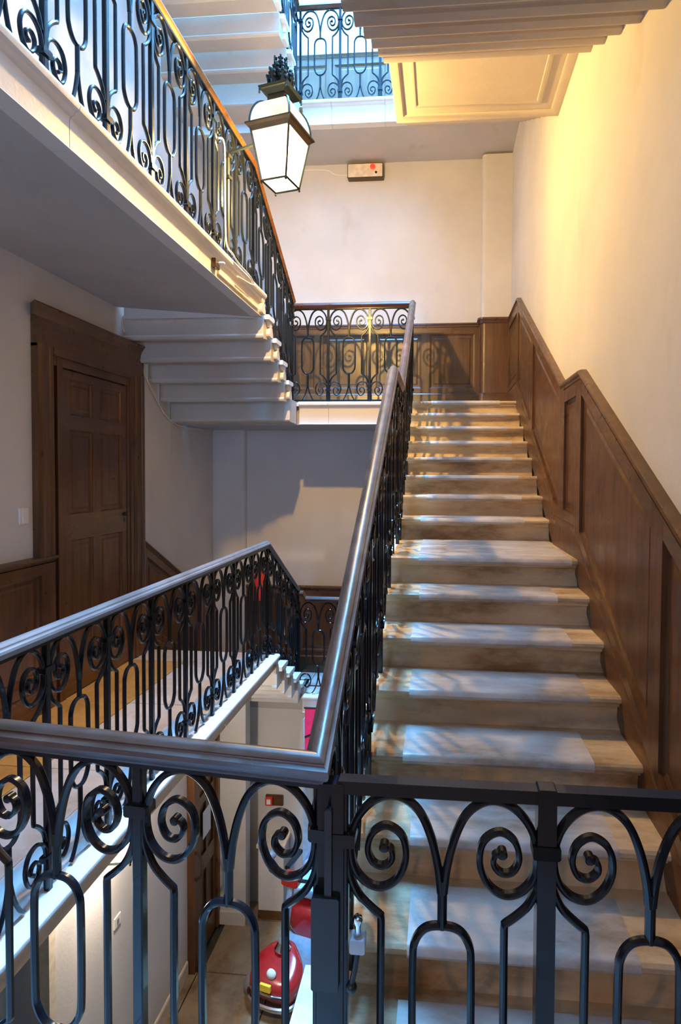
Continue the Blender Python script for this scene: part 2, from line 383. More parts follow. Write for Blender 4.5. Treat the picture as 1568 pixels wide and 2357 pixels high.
# flight from the lower landing down to the hall: only its outer string shows
# ================================================================== RAILINGS
HW, HH = .2216, .98                       # half period and height of the iron pattern the shapes below are drawn for
def pz(l): return [((x - 530) * .000985, (1095 - y) * .000985) for x, y in l]
SC_TOP = pz([(752, 330), (745, 270), (728, 200), (700, 142), (655, 112), (605, 122), (565, 165), (548, 225), (556, 282), (585, 318), (622, 326), (655, 302), (673, 255), (665, 205), (630, 182), (598, 200), (587, 238), (600, 270), (624, 276), (642, 258), (640, 236), (624, 230)])
SC_BOT = pz([(545, 1090), (545, 1030), (543, 970), (550, 925), (572, 896), (610, 884), (650, 903), (668, 955), (654, 1008), (625, 1030), (595, 1010), (585, 972), (603, 947), (630, 953), (638, 978), (622, 990)])
SIDE = pz([(541, 250), (546, 300), (565, 345), (592, 374), (617, 394), (618, 404)]) + pz([(617, 788), (615, 798), (585, 822), (558, 856), (546, 900)])
RING = pz([(755, 408), (718, 416), (695, 448), (690, 500), (690, 700), (697, 750), (722, 786), (755, 796), (788, 786), (813, 750), (820, 700), (820, 500), (815, 448), (792, 416)])
FOOT = pz([(755, 890), (748, 940), (730, 1010), (700, 1070), (680, 1090)])
_cache = {}
def piece(kind, hw, h, slope, mir, ext):
    key = (kind, round(hw, 4), round(h, 4), round(slope, 4), mir, round(ext, 3))
    if key in _cache: return _cache[key]
    fx = hw / HW * (-1 if mir else 1); fz = h / HH
    T = lambda l: [(x * fx, z * fz) for x, z in l]
    st = pz([(755, 300)])[0]; m = MB(); sm = True
    if kind == 'baluster':
        m.strip([(0, -ext), (0, h)], .026, .024, slope=0, bev=.12); m.v = [(x, y, z + slope * x) for x, y, z in m.v]
    elif kind[:6] == 'collar':
        z, q = (.868, .028) if kind == 'collar' else (.118, .026)
        m.box(-q, q, -.02, .02, z * fz - .014, z * fz + .014, .004); m.v = [(x, y, z + slope * x) for x, y, z in m.v]
    elif kind == 'scroll':
        p = spline(T(SC_TOP), 6); m.strip(p, .017, .022, .011, slope=slope)
        c = p[-1]; m.lathe([(.003, -.0125), (.008, -.012), (.0105, -.009), (.0105, .009), (.008, .012), (.003, .0125)], 14, (c[0], 0, c[1] + slope * c[0]), 'y')
    elif kind == 'foot_scroll':
        p = spline(T(SC_BOT), 4); m.strip(p, .015, .020, .009, slope=slope)
        c = p[-1]; m.lathe([(.003, -.010), (.008, -.008), (.008, .008), (.003, .010)], 8, (c[0], 0, c[1] + slope * c[0]), 'y')
    elif kind == 'side_bar':
        q = T(SIDE); p = spline(q[:5], 4) + [q[5]]; r = [q[6]] + spline(q[7:], 4)
        m.strip(p + r, .016, .019, slope=slope)
    elif kind == 'ring':
        m.strip(spline([(x * abs(fx), z * fz) for x, z in RING], 5, True), .016, .020, closed=True, slope=slope)
    elif kind == 'stem':
        m.strip(T(pz([(755, 300), (755, 412)])), .020, .021, slope=slope)
    elif kind == 'stem_':
        m.strip(T(pz([(755, 792), (755, 905)])), .022, .021, slope=slope)
    elif kind[:4] == 'foot':
        m.strip(spline([(x, z) if kind == 'foot' else (2 * hw * (-1 if mir else 1) - x, z) for x, z in T(FOOT)], 4), .015, .019, .011, slope=slope)
    me = m.mesh(kind.rstrip('_'), 'iron', sm); _cache[key] = me; return me
def motifs(root, p0, ang, s0, s1, z0, slope, hw, h, ext=0.0, start='bar', detail=True):
    """iron pattern from s0 to s1 along direction ang, base height z0 at s0 rising with slope; alternates bar and stem every hw"""
    n = int(round((s1 - s0) / hw)); hw = (s1 - s0) / max(1, n); ca, sa = math.cos(ang), math.sin(ang)
    cells = []
    for i in range(n + 1):
        s = s0 + i * hw; isbar = (i % 2 == 0) == (start == 'bar')
        if isbar:
            loc = (p0[0] + ca * s, p0[1] + sa * s, z0 + slope * (s - s0))
            link(piece('baluster', hw, h, slope, False, ext), 'baluster', root, loc, ang)
            [link(piece(q, hw, h, slope, False, 0), 'collar', root, loc, ang) for q in ('collar', 'collar_')]
            for mir in (False, True):
                if (mir and i == 0) or (not mir and i == n): continue
                for kd in ('scroll', 'side_bar', 'foot_scroll'): link(piece(kd, hw, h, slope, mir, 0), kd, root, loc, ang)
            if i < n:
                for kd in ('ring', 'stem', 'stem_', 'foot', 'foot_'): link(piece(kd, hw, h, slope, False, 0), kd.rstrip('_'), root, loc, ang)
HR = [(-.014, 0), (.014, 0), (.020, .010), (.030, .018), (.034, .028), (.031, .038), (.024, .042), (.021, .046), (.021, .050), (.014, .058), (0, .062), (-.014, .058), (-.021, .050), (-.021, .046), (-.024, .042), (-.031, .038), (-.034, .028), (-.030, .018), (-.020, .010)]
def handrail(root, path, mat='rail', ends=(None, None)):
    return MB().mould(path, HR, 1, ends).build('handrail', mat, root, True)
def corerail(root, path): return MB().mould(path, [(-.016, -.010), (.016, -.010), (.016, .002), (-.016, .002)], 1).build('iron_top_bar', 'iron', root)
XB = XG - .065                            # railing line of the left galleries
# front railing
ang = math.atan2(1.185 - 1.272, -.262 + 1.10)
FR0 = (-.247, 1.188)
d1 = Vector((math.cos(ang), math.sin(ang), 0)); d2 = Vector((-.043, 4.73, 0)).normalized(); tm = (d1 + d2).normalized()
MIT = Vector((tm.y, -tm.x, 0)) / tm.dot(d1)          # shared mitre of the two handrails at the corner
CN = (-.2615, 1.186, 1.037)
root = thing('iron_balustrade', 'front scrolled iron railing with dark wooden handrail, nearest the viewer', 'railing')
pe = (FR0[0] - 1.33 * math.cos(ang), FR0[1] - 1.33 * math.sin(ang))
motifs(root, pe, ang, 0.0, 1.33, .062, 0, HW, .975, .06)
handrail(root, [(pe[0] - .05, pe[1] + .005, 1.037), CN], 'rail_x', (None, MIT)); corerail(root, [(pe[0], pe[1], 1.037), (FR0[0], FR0[1], 1.037)])
MB().mould([(pe[0], pe[1], .045), (FR0[0], FR0[1], .045)], [(-.018, 0), (.018, 0), (.018, .018), (-.018, .018)]).build('bottom_bar', 'iron', root)
MB().box(-.019, .019, -.019, .019, 0, 1.04, .003).build('corner_post', 'iron', root).location = (FR0[0] + .012, FR0[1], 0)
# railing of the right flight
root = thing('iron_balustrade', 'railing climbing the right flight, dark wooden handrail worn pale along its top', 'railing')
X0, X1 = -.262, -.305
def rx(y): return X0 + (X1 - X0) * (y - 1.2) / 4.73
pa, pb, pc, pd = 1.22, 3.32, 4.02, 5.93
zt = lambda y: 1.04 if y <= 1.2 else (1.045 + .585 * (y - 1.22) if y < pb else (1.045 + .585 * 2.10 if y < pc else 1.045 + .585 * 2.10 + .615 * (y - pc)))
th = math.atan2(4.73, X1 - X0)
P0 = (rx(0), 0)
SL = math.hypot(4.73, X1 - X0) / 4.73
for a, b, sl in ((pa, pb, .585), (pb, pc, 0), (pc, pd, .615)):
    motifs(root, P0, th, a * SL, b * SL, zt(a + 1e-4) - .975, sl, HW, .975, .16)
handrail(root, [(rx(y), y, z) for y, z in ((1.186, 1.037), (pb, zt(pb)), (pb + .16, zt(pb)), (pc - .02, zt(pb)), (pd, zt(pd)), (pd + .02, zt(pd)))], 'rail_mid', (MIT, None))
corerail(root, [(rx(y), y, z) for y, z in ((pa, zt(pa + .001)), (pb, zt(pb)), (pc, zt(pb)), (pd, zt(pd)))])
# left gallery railing, bending down with the lower flight
root = thing('iron_balustrade', 'left gallery railing with a grey-worn handrail in front of the oak door', 'railing')
Yk = 5.04
motifs(root, (XB, 0), math.pi / 2, 1.30, Yk, .01, 0, .213, 1.01, .03)
motifs(root, (XB, 0), math.pi / 2, Yk, 6.14, .01, -.585, .213, 1.01, .16)
handrail(root, [(XB, 1.26, 1.02), (XB, Yk, 1.02), (XB, 6.14, 1.02 - .585 * 1.1)], 'rail_worn')
corerail(root, [(XB, 1.30, 1.02), (XB, Yk, 1.02), (XB, 6.13, 1.02 - .585 * 1.09)])
MB().box(-.02, .02, -.02, .02, -.75, .38, .004).build('newel_post', 'iron', root).location = (XB, 6.14, 0)
# lower landing railing
root = thing('iron_balustrade', 'small railing on the lower back landing, seen past the left railing', 'railing')
zl = -5 * R
motifs(root, (XB + .02, 6.14), 0, 0, 1.33, zl + .01, 0, HW, 1.03, .02)
handrail(root, [(XB - .01, 6.14, zl + 1.10), (XB + .07, 6.14, zl + 1.10), (XB + .10, 6.14, zl + 1.04), (-.25, 6.14, zl + 1.04)], 'rail_x')
# upper gallery railing
root = thing('iron_balustrade', 'upper left gallery railing under a golden oak handrail, lantern fixed to it', 'railing')
zu = SY
motifs(root, (XB, 0), math.pi / 2, 1.32, 4.66, zu + .01, 0, .2088, 1.01, .03)
motifs(root, (XB, 0), math.pi / 2, 4.66, 5.92, zu + .01, -.60, .21, 1.01, .18)
zt2 = zu + 1.02
handrail(root, [(XB, 1.26, zt2), (XB, 4.66, zt2), (XB, 5.93, zt2 - .60 * 1.26)], 'rail_gold')
corerail(root, [(XB, 1.30, zt2), (XB, 4.66, zt2), (XB, 5.92, zt2 - .60 * 1.26)])
# middle landing railing
root = thing('iron_balustrade', 'middle landing railing with thin handrail before the brown wainscot', 'railing')
zm = 16 * R
motifs(root, (-1.655, 5.93 + .07), 0, 0, 1.34, zm + .01, 0, .2222, .99, .02, 'bar')
handrail(root, [(XB - .02, 6.0, zm + 1.0), (-.29, 6.0, zm + 1.0)], 'rail_x'); corerail(root, [(XB, 6.0, zm + 1.0), (-.29, 6.0, zm + 1.0)])
MB().box(XB, -.3, 5.99, 6.01, zm + .012, zm + .03).build('bottom_bar', 'iron', root)
# top landing railing + railing of the top left flight
root = thing('iron_balustrade', 'topmost landing railing against the bright daylit wall', 'railing')
zz = 16 * R + SY
motifs(root, (XB + .03, 6.12), 0, 0, 1.30, zz + .01, 0, .2167, .99, .02, 'bar')
handrail(root, [(XB - .02, 6.12, zz + 1.0), (-.2, 6.12, zz + 1.0)], 'rail_x')
root = thing('iron_balustrade', 'railing of the flight behind the lantern crown, at the top edge', 'railing')
motifs(root, (XB, 0), math.pi / 2, 4.70, 6.04, 2 * SY + .01, -.60, .2233, 1.01, .18)
handrail(root, [(XB, 4.6, 2 * SY + 1.02), (XB, 4.70, 2 * SY + 1.02), (XB, 6.05, 2 * SY + 1.02 - .60 * 1.34)], 'rail_x')
root = thing('iron_balustrade', 'railing of the flight overhead, its edge beyond the top of the picture', 'railing')
motifs(root, (-.30, 0), math.pi / 2, 3.4, 4.0, SY + 1.25, 0, .3, .98, .05)
handrail(root, [(-.30, 3.3, SY + 2.25), (-.30, 4.02, SY + 2.25)])
# ------------------------------------------------------------------ gate at the foot of the right flight
GY = 1.168; gx0, gx1 = -.200, .69; gz1 = 1.052; gz0 = .10
root = thing('iron_gate', 'black scrolled iron gate across the foot of the right flight', 'gate', (gx0, GY, 0))
L = gx1 - gx0; bx = .223 - gx0
def gp(o): o.location.x += 0; return o
hwg = bx / 2
motifs(root, (0, 0), 0, 0, bx, gz0 + .02, 0, hwg, gz1 - gz0 - .036, .02)
motifs(root, (0, 0), 0, bx, bx + 2 * hwg, gz0 + .02, 0, hwg, gz1 - gz0 - .036, .02)
MB().box(-.012, L, -.016, .016, gz1 - .022, gz1 + .006, .004).build('top_bar', 'iron', root)
MB().box(-.012, L, -.016, .016, gz0, gz0 + .024, .004).build('bottom_bar', 'iron', root)
MB().box(bx - .019, bx + .019, -.018, .018, gz0, gz1 + .010, .003).build('middle_stile', 'iron', root)
MB().box(-.022, .004, -.018, .018, gz0, gz1, .003).build('lock_stile', 'iron', root)
MB().box(-.062, -.004, -.030, .010, .615, .815, .004).build('lock_box', 'black', root)
MB().box(-.035, -.020, -.026, -.010, .80, 1.0, .003).build('strike_plate', 'black', root)
lt = MB().box(.020, .052, -.035, -.006, .705, .735, .003).build('latch', 'bluepaint_and_daylight', root)
MB().lathe([(.002, .045), (.009, .042), (.011, .034), (.007, .024), (.006, .0)], 10, (.036, -.022, .735)).build('latch_knob', 'chrome', lt, True)
MB().tube([(.036, -.022, .705), (.030, -.026, .665), (.024, -.028, .635)], .006, 8).ball((.024, -.028, .630), .012).build('latch_lever', 'black', lt, True)
# ================================================================== WAINSCOT
def lerp_at(path, s):
    for (a, za), (b, zb) in zip(path, path[1:]):
        if a <= s <= b: return za + (zb - za) * (s - a) / (b - a)
    return path[0][1] if s < path[0][0] else path[-1][1]
CAP = [(0, 0), (.030, 0), (.046, -.006), (.050, -.018), (.044, -.028), (.034, -.032), (.032, -.044), (.022, -.052), (.016, -.064), (0, -.064)]
SKT = [(0, 0), (.014, 0), (.020, -.008), (.030, -.016), (.034, -.030), (.034, -.30), (0, -.30)]
def wainscot(name, lab, org, hdir, ndir, cap, skirt, stiles, dep=.018, wv='wood', wm='wood_y', capdepth=1.0, rw=.075, sk_h=.3):
    """org: point on the wall plane at s=0; hdir, ndir unit vectors; cap and skirt: (s,z) paths"""
    root = sroot(name, lab); H = Vector(hdir); N = Vector(ndir); O = Vector((org[0], org[1], 0))
    def P(s, z, n): return O + H * s + N * n + Vector((0, 0, z))
    def plate(poly, n0, n1, nm, mat, bev=0):
        k = len(poly); m = MB()
        if not bev:
            m.rings([[P(s, z, n0) for s, z in poly], [P(s, z, n1) for s, z in poly]])
        else:
            cs = sum(p[0] for p in poly) / k; cz = sum(p[1] for p in poly) / k
            def inset(d):
                out = []
                for i in range(k):
                    a, b, c = Vector(poly[i - 1]), Vector(poly[i]), Vector(poly[(i + 1) % k])
                    e1 = (b - a).normalized(); e2 = (c - b).normalized()
                    n1_ = Vector((-e1.y, e1.x)); n2_ = Vector((-e2.y, e2.x))
                    if (Vector((cs, cz)) - b).dot(n1_) < 0: n1_ = -n1_
                    if (Vector((cs, cz)) - b).dot(n2_) < 0: n2_ = -n2_
                    bi = (n1_ + n2_).normalized(); out.append(b + bi * (d / max(.35, bi.dot(n1_))))
                return out
            m.rings([[P(s, z, n0) for s, z in poly], [P(s, z, n1 + .006) for s, z in poly], [P(s, z, n1) for s, z in inset(.016)],
                     [P(s, z, n1 - .003) for s, z in inset(.020)], [P(s, z, n1 - .003) for s, z in inset(.045)], [P(s, z, n1 + .004) for s, z in inset(.060)]])
        return m.build(nm, mat, root)
    sg = 1 if H.cross(Vector((0, 0, 1))).dot(N) > 0 else -1
    s0, s1 = cap[0][0], cap[-1][0]
    MB().mould([P(s, z, 0) for s, z in cap], [(l * capdepth, u) for l, u in CAP], sg).build('cap_moulding', wm, root, True)
    MB().mould([P(s, z, 0) for s, z in skirt], [(l, max(u, -sk_h)) for l, u in SKT], sg).build('skirting_board', wm, root, True)
    knots = sorted(set([s for s, _ in cap] + [s for s, _ in skirt])); knots = [s for s in knots if s0 <= s <= s1]
    top = [(s, lerp_at(cap, s) - .055) for s in knots]; low = [(s, lerp_at(skirt, s) - .01) for s in knots]
    for (a, za), (b, zb), (c, zc), (d, zd) in zip(top, top[1:], low, low[1:]):
        if b - a < .01: continue
        plate([(a, zc), (b, zd), (b, zb), (a, za)], -.005, .006, 'backing_board', wv)
        plate([(a, za - rw), (b, zb - rw), (b, zb), (a, za)], .004, .006 + dep, 'top_rail', wm)
        plate([(a, zc), (b, zd), (b, zd + rw * .8), (a, zc + rw * .8)], .004, .006 + dep, 'bottom_rail', wm)
    for a, b in stiles:
        plate([(a, lerp_at(skirt, a)), (b, lerp_at(skirt, b)), (b, lerp_at(cap, b) - .06), (a, lerp_at(cap, a) - .06)], .004, .0065 + dep, 'stile', wv)
    edges = [s0] + [x for st in stiles for x in st] + [s1]
    for a, b in zip(edges[0::2], edges[1::2]):
        if b - a < .06: continue
        plate([(a, lerp_at(skirt, a) + rw * .8 - .011), (b, lerp_at(skirt, b) + rw * .8 - .011), (b, lerp_at(cap, b) - .055 - rw), (a, lerp_at(cap, a) - .055 - rw)], .004, .012, 'panel', wv, 1)
    return root
capR = [(-3.0, 1.045), (1.02, 1.045), (3.22, 2.285), (3.70, 2.285), (5.89, 3.50), (6.74, 3.50)]
skR = [(-3.0, .17), (1.30, .17), (3.34, 1.42), (3.86, 1.44), (5.95, 2.66), (6.74, 2.66)]
wainscot('trim_1', 'oak wainscot climbing the right wall with its cap stepping up beside the stairs', (XWR, 0), (0, 1, 0), (-1, 0, 0), capR, skR,
         [(-3.0, -2.9), (-1.6, -1.5), (-.2, -.1), (1.0, 1.1), (2.02, 2.13), (3.20, 3.32), (3.62, 3.76), (4.88, 4.99), (5.84, 5.95), (6.62, 6.74)], dep=.026, sk_h=.24)
capB = lambda z: [(XWL, z), (.46, z)]
for i, (z, ztop, x0, x1, lb) in enumerate(((-5 * R, 1.075, -2.40, XWR, 'dark oak wainscot behind the lower landing'), (16 * R, 1.045, XWL, .46, 'brown wainscot along the back wall of the middle landing'),
                               (16 * R + SY, 1.045, XWL, XWR, 'reddish wainscot at the back of the topmost landing'))):
    n = 5; w = (x1 - x0); st = [(x0 + w * k / n - .05, x0 + w * k / n + .05) for k in range(1, n)]
    wainscot('trim_%d' % (i + 2), lb, (0, YWB), (1, 0, 0), (0, -1, 0), [(x0, z + ztop), (x1, z + ztop)], [(x0, z + .22), (x1, z + .22)], [(x0, x0 + .07)] + st + [(x1 - .07, x1)], wm='wood_x', sk_h=.22)
# panelled base of the pilaster
root = sroot('trim_5', 'plain oak casing with a curved cap at the foot of the back right pilaster')
z = 16 * R
def pil(d, x0=.445):
    r = .06; y0 = 6.695 - d; x0 -= d
    return [(x0, 6.83), (x0, y0 + r)] + [(x0 + r - r * math.cos(a), y0 + r - r * math.sin(a)) for a in (.4, .8, 1.2)] + [(x0 + r, y0), (.80, y0), (.80, 6.83)]
MB().prism(pil(0), 'z', z, z + 1.045).build('casing_board', 'wood', root, True)
m = MB(); m.rings([[(x, y, h) for x, y in pil(d)] for d, h in ((.0, z + 1.0), (.012, z + 1.01), (.02, z + 1.035), (.03, z + 1.045), (.03, z + 1.065), (.0, z + 1.07))]); m.build('cap_moulding', 'wood_x', root, True)
m = MB(); m.rings([[(x, y, h) for x, y in pil(d)] for d, h in ((.02, z), (.02, z + .17), (.008, z + .19), (.0, z + .195))]); m.build('skirting_board', 'wood_x', root, True)
# left wall wainscot: up to the door, and beyond it sloping down the flight
wainscot('trim_6', 'oak wainscot on the left wall before the door', (XWL, 0), (0, 1, 0), (1, 0, 0), [(-3.0, 1.105), (3.84, 1.105)], [(-3.0, .2), (3.84, .2)],
         [(-3, -2.9), (-1.4, -1.3), (.2, .3), (1.30, 1.40), (2.55, 2.65), (3.70, 3.84)], dep=.03, sk_h=.2, capdepth=1.3)
wainscot('trim_7', 'oak wainscot sloping down beside the lower flight past the door', (XWL, 0), (0, 1, 0), (1, 0, 0), [(5.07, 1.065), (6.36, .32), (6.78, .32)], [(5.07, .20), (6.42, -.55), (6.78, -.55)],
         [(5.07, 5.14), (6.30, 6.40), (6.72, 6.78)], dep=.024, sk_h=.2)
# ================================================================== OAK DOOR
root = sroot('door_1', 'six-panelled oak door with corniced casing on the left wall')
X = XWL
def yz(poly, x0, x1, nm, mat, parent=root): return MB().prism(poly, 'x', x0, x1).build(nm, mat, parent)
def rect(a, b, c, d): return [(a, c), (b, c), (b, d), (a, d)]
# outer architrave standing on the wainscot cap
arch = [(0, 0), (0, .052), (.03, .060), (.05, .058), (.055, .048), (.12, .044), (.128, .050), (.142, .052), (.15, .046), (.165, .046), (.165, 0)]
def jamb(y0, sg, za, zb, nm):
    m = MB(); m.rings([[(X + d, y0 + sg * l, za) for l, d in arch], [(X + d, y0 + sg * l, zb) for l, d in arch]]); return m.build(nm, 'wood', root)
jamb(3.665, 1, 1.10, 2.58, 'architrave'); jamb(5.06, -1, 0, 2.58, 'architrave')
yz(rect(3.665, 5.06, 2.56, 2.77), X, X + .044, 'frieze_board', 'wood_y')
m = MB(); cp = [(0, 0), (.085, 0), (.088, -.012), (.076, -.02), (.066, -.04), (.054, -.052), (.050, -.07), (.044, -.085), (0, -.085)]
m.rings([[(X + l, 3.665 - l * .8, 2.85 + u) for l, u in cp], [(X + l, 5.06 + l * .8, 2.85 + u) for l, u in cp]]); m.build('cornice', 'wood_y', root, True)
yz(rect(3.83, 4.90, 2.53, 2.585), X, X + .050, 'inner_head', 'wood_y')
# inner frame
yz(rect(3.826, 3.895, 0, 2.545), X, X + .006, 'reveal_shade', 'joint_shade'); yz(rect(3.888, 3.95, 0, 2.56), X, X + .030, 'frame_jamb', 'wood'); yz(rect(4.80, 4.90, 0, 2.56), X, X + .030, 'frame_jamb', 'wood')  # flat dark strip paints the shade of the deep recess beside the jamb
yz(rect(4.845, 4.90, 0, 2.55), X, X + .040, 'frame_bead', 'wood')
yz(rect(3.86, 4.88, 2.465, 2.555), X, X + .026, 'frame_head', 'wood_y')
yz(rect(3.94, 4.81, 0, 2.47), X, X + .002, 'shadow_gap', 'joint_shade')
leaf = MB().box(X, X + .008, 3.957, 4.795, .01, 2.452).build('leaf', 'wood', root)
def lf(a, b, c, d, nm, th=.024, mat='wood'): return MB().box(X + .004, X + th, a, b, c, d).build(nm, mat, leaf)
for a, b in ((3.957, 4.03), (4.31, 4.41), (4.725, 4.795)): lf(a, b, .01, 2.452, 'stile')
for a, b in ((2.392, 2.452), (2.015, 2.125), (1.18, 1.375), (.01, .23)): lf(3.957, 4.795, a, b, 'rail', .0245, 'wood_y')
for a, b in ((4.03, 4.31), (4.41, 4.725)):
    for c, d in ((2.125, 2.392), (1.375, 2.015), (.23, 1.18)):
        m = MB(); rr = lambda i, x: [(x, a + i, c + i), (x, b - i, c + i), (x, b - i, d - i), (x, a + i, d - i)]
        m.rings([rr(0, X + .004), rr(0, X + .018), rr(.012, X + .007), rr(.030, X + .006), rr(.05, X + .013)]); m.build('door_panel', 'wood', leaf)
MB().box(X + .015, X + .026, 4.745, 4.765, 1.255, 1.30, .004).build('keyhole_plate', 'black', leaf)
MB().ball((X + .035, 4.755, 1.33), .016).build('door_knob', 'black', leaf, True)
# light switch
root = thing('light_switch', 'pale double switch plate on the left wall beside the oak door casing', 'switch', (XWL, 3.575, 1.40))
MB().box(0, .010, -.040, .040, -.055, .055, .003).build('switch_plate', 'white', root)
for z in (-.028, .028): MB().box(.008, .014, -.016, .016, z - .02, z + .02, .002).build('rocker', 'white', root)
# ================================================================== LANTERNS
def lantern(loc, rz, lab, s=1.0):
    root = thing('lantern', lab, 'lantern', loc, rz)
    e, b, t, h = .145, .092, .075, .34        # half sizes: eave, bottom, roof top; body height
    def sq(a, z): return [(-a, -a, z), (a, -a, z), (a, a, z), (-a, a, z)]
    sc = lambda m: m
    # corner bars of the body
    for sx, sy in ((-1, -1), (1, -1), (1, 1), (-1, 1)):
        m = MB(); m.tube([(sx * b, sy * b, 0), (sx * e, sy * e, h)], .0085, 4); m.build('corner_bar', 'verdigris', root)
        m = MB(); m.ball((sx * b, sy * b, -.014), .008).tube([(sx * b, sy * b, -.012), (sx * b, sy * b, .01)], .006, 6); m.build('foot_knob', 'verdigris', root, True)
    for i in range(4):
        p, q = sq(b, 0)[i], sq(b, 0)[(i + 1) % 4]
        MB().tube([p, q], .009, 4).build('bottom_bar', 'verdigris', root)
        P, Q = sq(e, h)[i], sq(e, h)[(i + 1) % 4]; k = .97
        m = MB(); n = Vector(((p[0] + q[0]), (p[1] + q[1]), 0)).normalized() * .003
        vs = [Vector(a) * k for a in (p, q, Q, P)]; m.rings([[v for v in vs], [v - n for v in vs]]); m.build('pane', 'glass', root)
    # eave moulding
    m = MB(); m.rings([sq(a, z) for a, z in ((e - .01, h - .035), (e + .012, h - .008), (e + .026, h + .004), (e + .026, h + .014), (e + .006, h + .018), (e - .03, h + .012), (e - .03, h - .02))], True); m.build('eave', 'bronze', root)
    # domed roof: four curved ribs and panes
    arc = [(e + .004 - (e - t) * (1 - math.cos(a)) , h + .018 + .16 * math.sin(a)) for a in [math.pi / 2 * i / 7 for i in range(8)]]
    for sx, sy in ((-1, -1), (1, -1), (1, 1), (-1, 1)):
        MB().tube([(sx * a, sy * a, z) for a, z in arc], .009, 4).build('roof_rib', 'verdigris', root, True)
    for ax, sg in ((0, 1), (0, -1), (1, 1), (1, -1)):
        m = MB(); vs = []; fs = []
        for a, z in arc:
            for u in (-1, 1): vs.append((sg * a * .985, u * a * .985, z) if ax == 0 else (u * a * .985, sg * a * .985, z))
        for i in range(7): fs.append((2 * i, 2 * i + 1, 2 * i + 3, 2 * i + 2))
        m.add(vs, fs); m.build('roof_pane', 'dome', root, True)
    z = h + .178
    # neck, gallery cap and crown of leaves
    m = MB(); m.rings([sq(a, zz) for a, zz in ((t + .006, z - .012), (t - .01, z + .01), (t - .014, z + .055), (t - .005, z + .062))]); m.build('neck', 'bronze', root)
    m = MB(); m.rings([sq(a, zz) for a, zz in ((t - .01, z + .055), (t + .028, z + .080), (t + .034, z + .096), (t + .02, z + .104), (t - .02, z + .112))]); m.build('cap', 'verdigris', root)
    for sx, sy in ((-1, -1), (1, -1), (1, 1), (-1, 1)): MB().lathe([(.002, -.03), (.008, -.024), (.005, -.012), (.007, 0), (.003, .012)], 8, (sx * (t + .026), sy * (t + .026), z + .078)).build('pendant_drop', 'verdigris', root, True)
    zc = z + .112
    cr = MB(); cr.lathe([(.05, 0), (.038, .015), (.02, .03), (.026, .06), (.045, .085), (.03, .11), (.016, .135), (.026, .16), (.018, .19), (.004, .20)], 12, (0, 0, zc)); cr = cr.build('finial', 'verdigris', root, True)
    for ring, (r0, r1, z0, z1, n, w) in enumerate(((.046, .080, .0, .080, 7, .034), (.034, .062, .070, .130, 6, .030), (.014, .036, .135, .195, 6, .022))):
        for k in range(n):
            a = 2 * math.pi * (k + .5 * ring) / n; ca, sa = math.cos(a), math.sin(a)
            pts = [(r0, z0), ((r0 + r1) * .5 + .006, (z0 + z1) * .45), (r1, z1 * .9 + z0 * .1), (r1 + .008, z1), (r1 + .001, z1 + .004)]
            m = MB(); m.tube([(ca * r, sa * r, zc + zz) for r, zz in spline(pts, 2)], w * .5, 5, w * .35); [m.ball((ca * (r1 + dr) - sa * dt, sa * (r1 + dr) + ca * dt, zc + z1 + dz), w * .36, 6) for dr, dt, dz in ((.008, 0, .006), (.002, w * .55, -.008), (.002, -w * .55, -.008), (.0, w * .45, -.03), (.0, -w * .45, -.03))]
            m.build('crown_leaf', 'verdigris', cr, True)
    MB().lathe([(.012, h + .13), (.016, h + .06), (.020, h + .03), (.014, h + .012)], 10).build('lamp_holder', 'bronze', root, True)
    return root
LR = -.245
lan = lantern((-1.10, 3.81, 3.655), LR, 'lit iron lantern with domed glass roof and leafy crown, on the upper railing')
arm = MB(); arm.tube([(-.46, .06, .325), (-.30, .05, .330), (-.15, .03, .335)], .010, 8); arm.tube([(-.165, .03, .335), (-.17, .03, .30), (-.15, .028, .285)], .007, 6)
arm = arm.build('wall_arm', 'verdigris', lan, True)
MB().tube([(-.46, .06, .33), (-.462, .062, .05), (-.462, .062, -.36)], .012, 8).build('arm_post', 'black', arm)
for z in (.30, .15): MB().box(-.48, -.44, .04, .084, z - .012, z + .012, .003).build('clamp', 'black', arm)
lantern((-2.23, 3.75, -1.01), .2, 'second lit lantern in the hall below, glimpsed under the left gallery edge')
# lantern cable and its boxes on the fascia
tag(MB().tube(spline([(-1.53, 3.80, 3.98), (-1.50, 3.83, 3.95), (-1.50, 3.84, 3.6), (-1.495, 3.85, 3.30), (-1.475, 3.92, 3.24), (-1.475, 4.05, 3.215), (-1.478, 4.30, 3.21), (-1.478, 4.36, 3.17), (-1.49, 4.05, 3.13)], 5), .0065, 6).build('cable', 'cream', None, True), 'cream cable running down from the lantern arm and along the slab edge', 'cable')
bx_ = thing('junction_box', 'small dark junction box on the fascia where the lantern cable ends', 'box', (XG - .02, 3.72, 3.10))
MB().box(0, .03, -.035, .035, -.03, .03, .004).build('box_body', 'bronze', bx_); MB().lathe([(.012, 0), (.012, .03), (.006, .04)], 8, (.03, .02, .01), 'x').build('gland', 'white', bx_, True)
tag(MB().box(XG - .022, XG - .006, 3.78, 4.62, 3.055, 3.085, .003).build('conduit', 'cream'), 'cream conduit strip fixed along the fascia beyond the junction box', 'conduit')
# cable following the soffit above the door
tag(MB().tube(spline([(-1.60, 4.715, 3.02), (-2.55, 4.715, 3.06), (-2.74, 4.72, 3.05), (-2.785, 4.76, 2.98), (-2.785, 4.85, 2.88), (-2.785, 5.05, 2.70), (-2.785, 5.62, 2.235), (-2.78, 6.5, 2.20)], 5), .007, 6).build('cable', 'cream', None, True), 'thin painted cable curving along the wall under the left flight', 'cable')
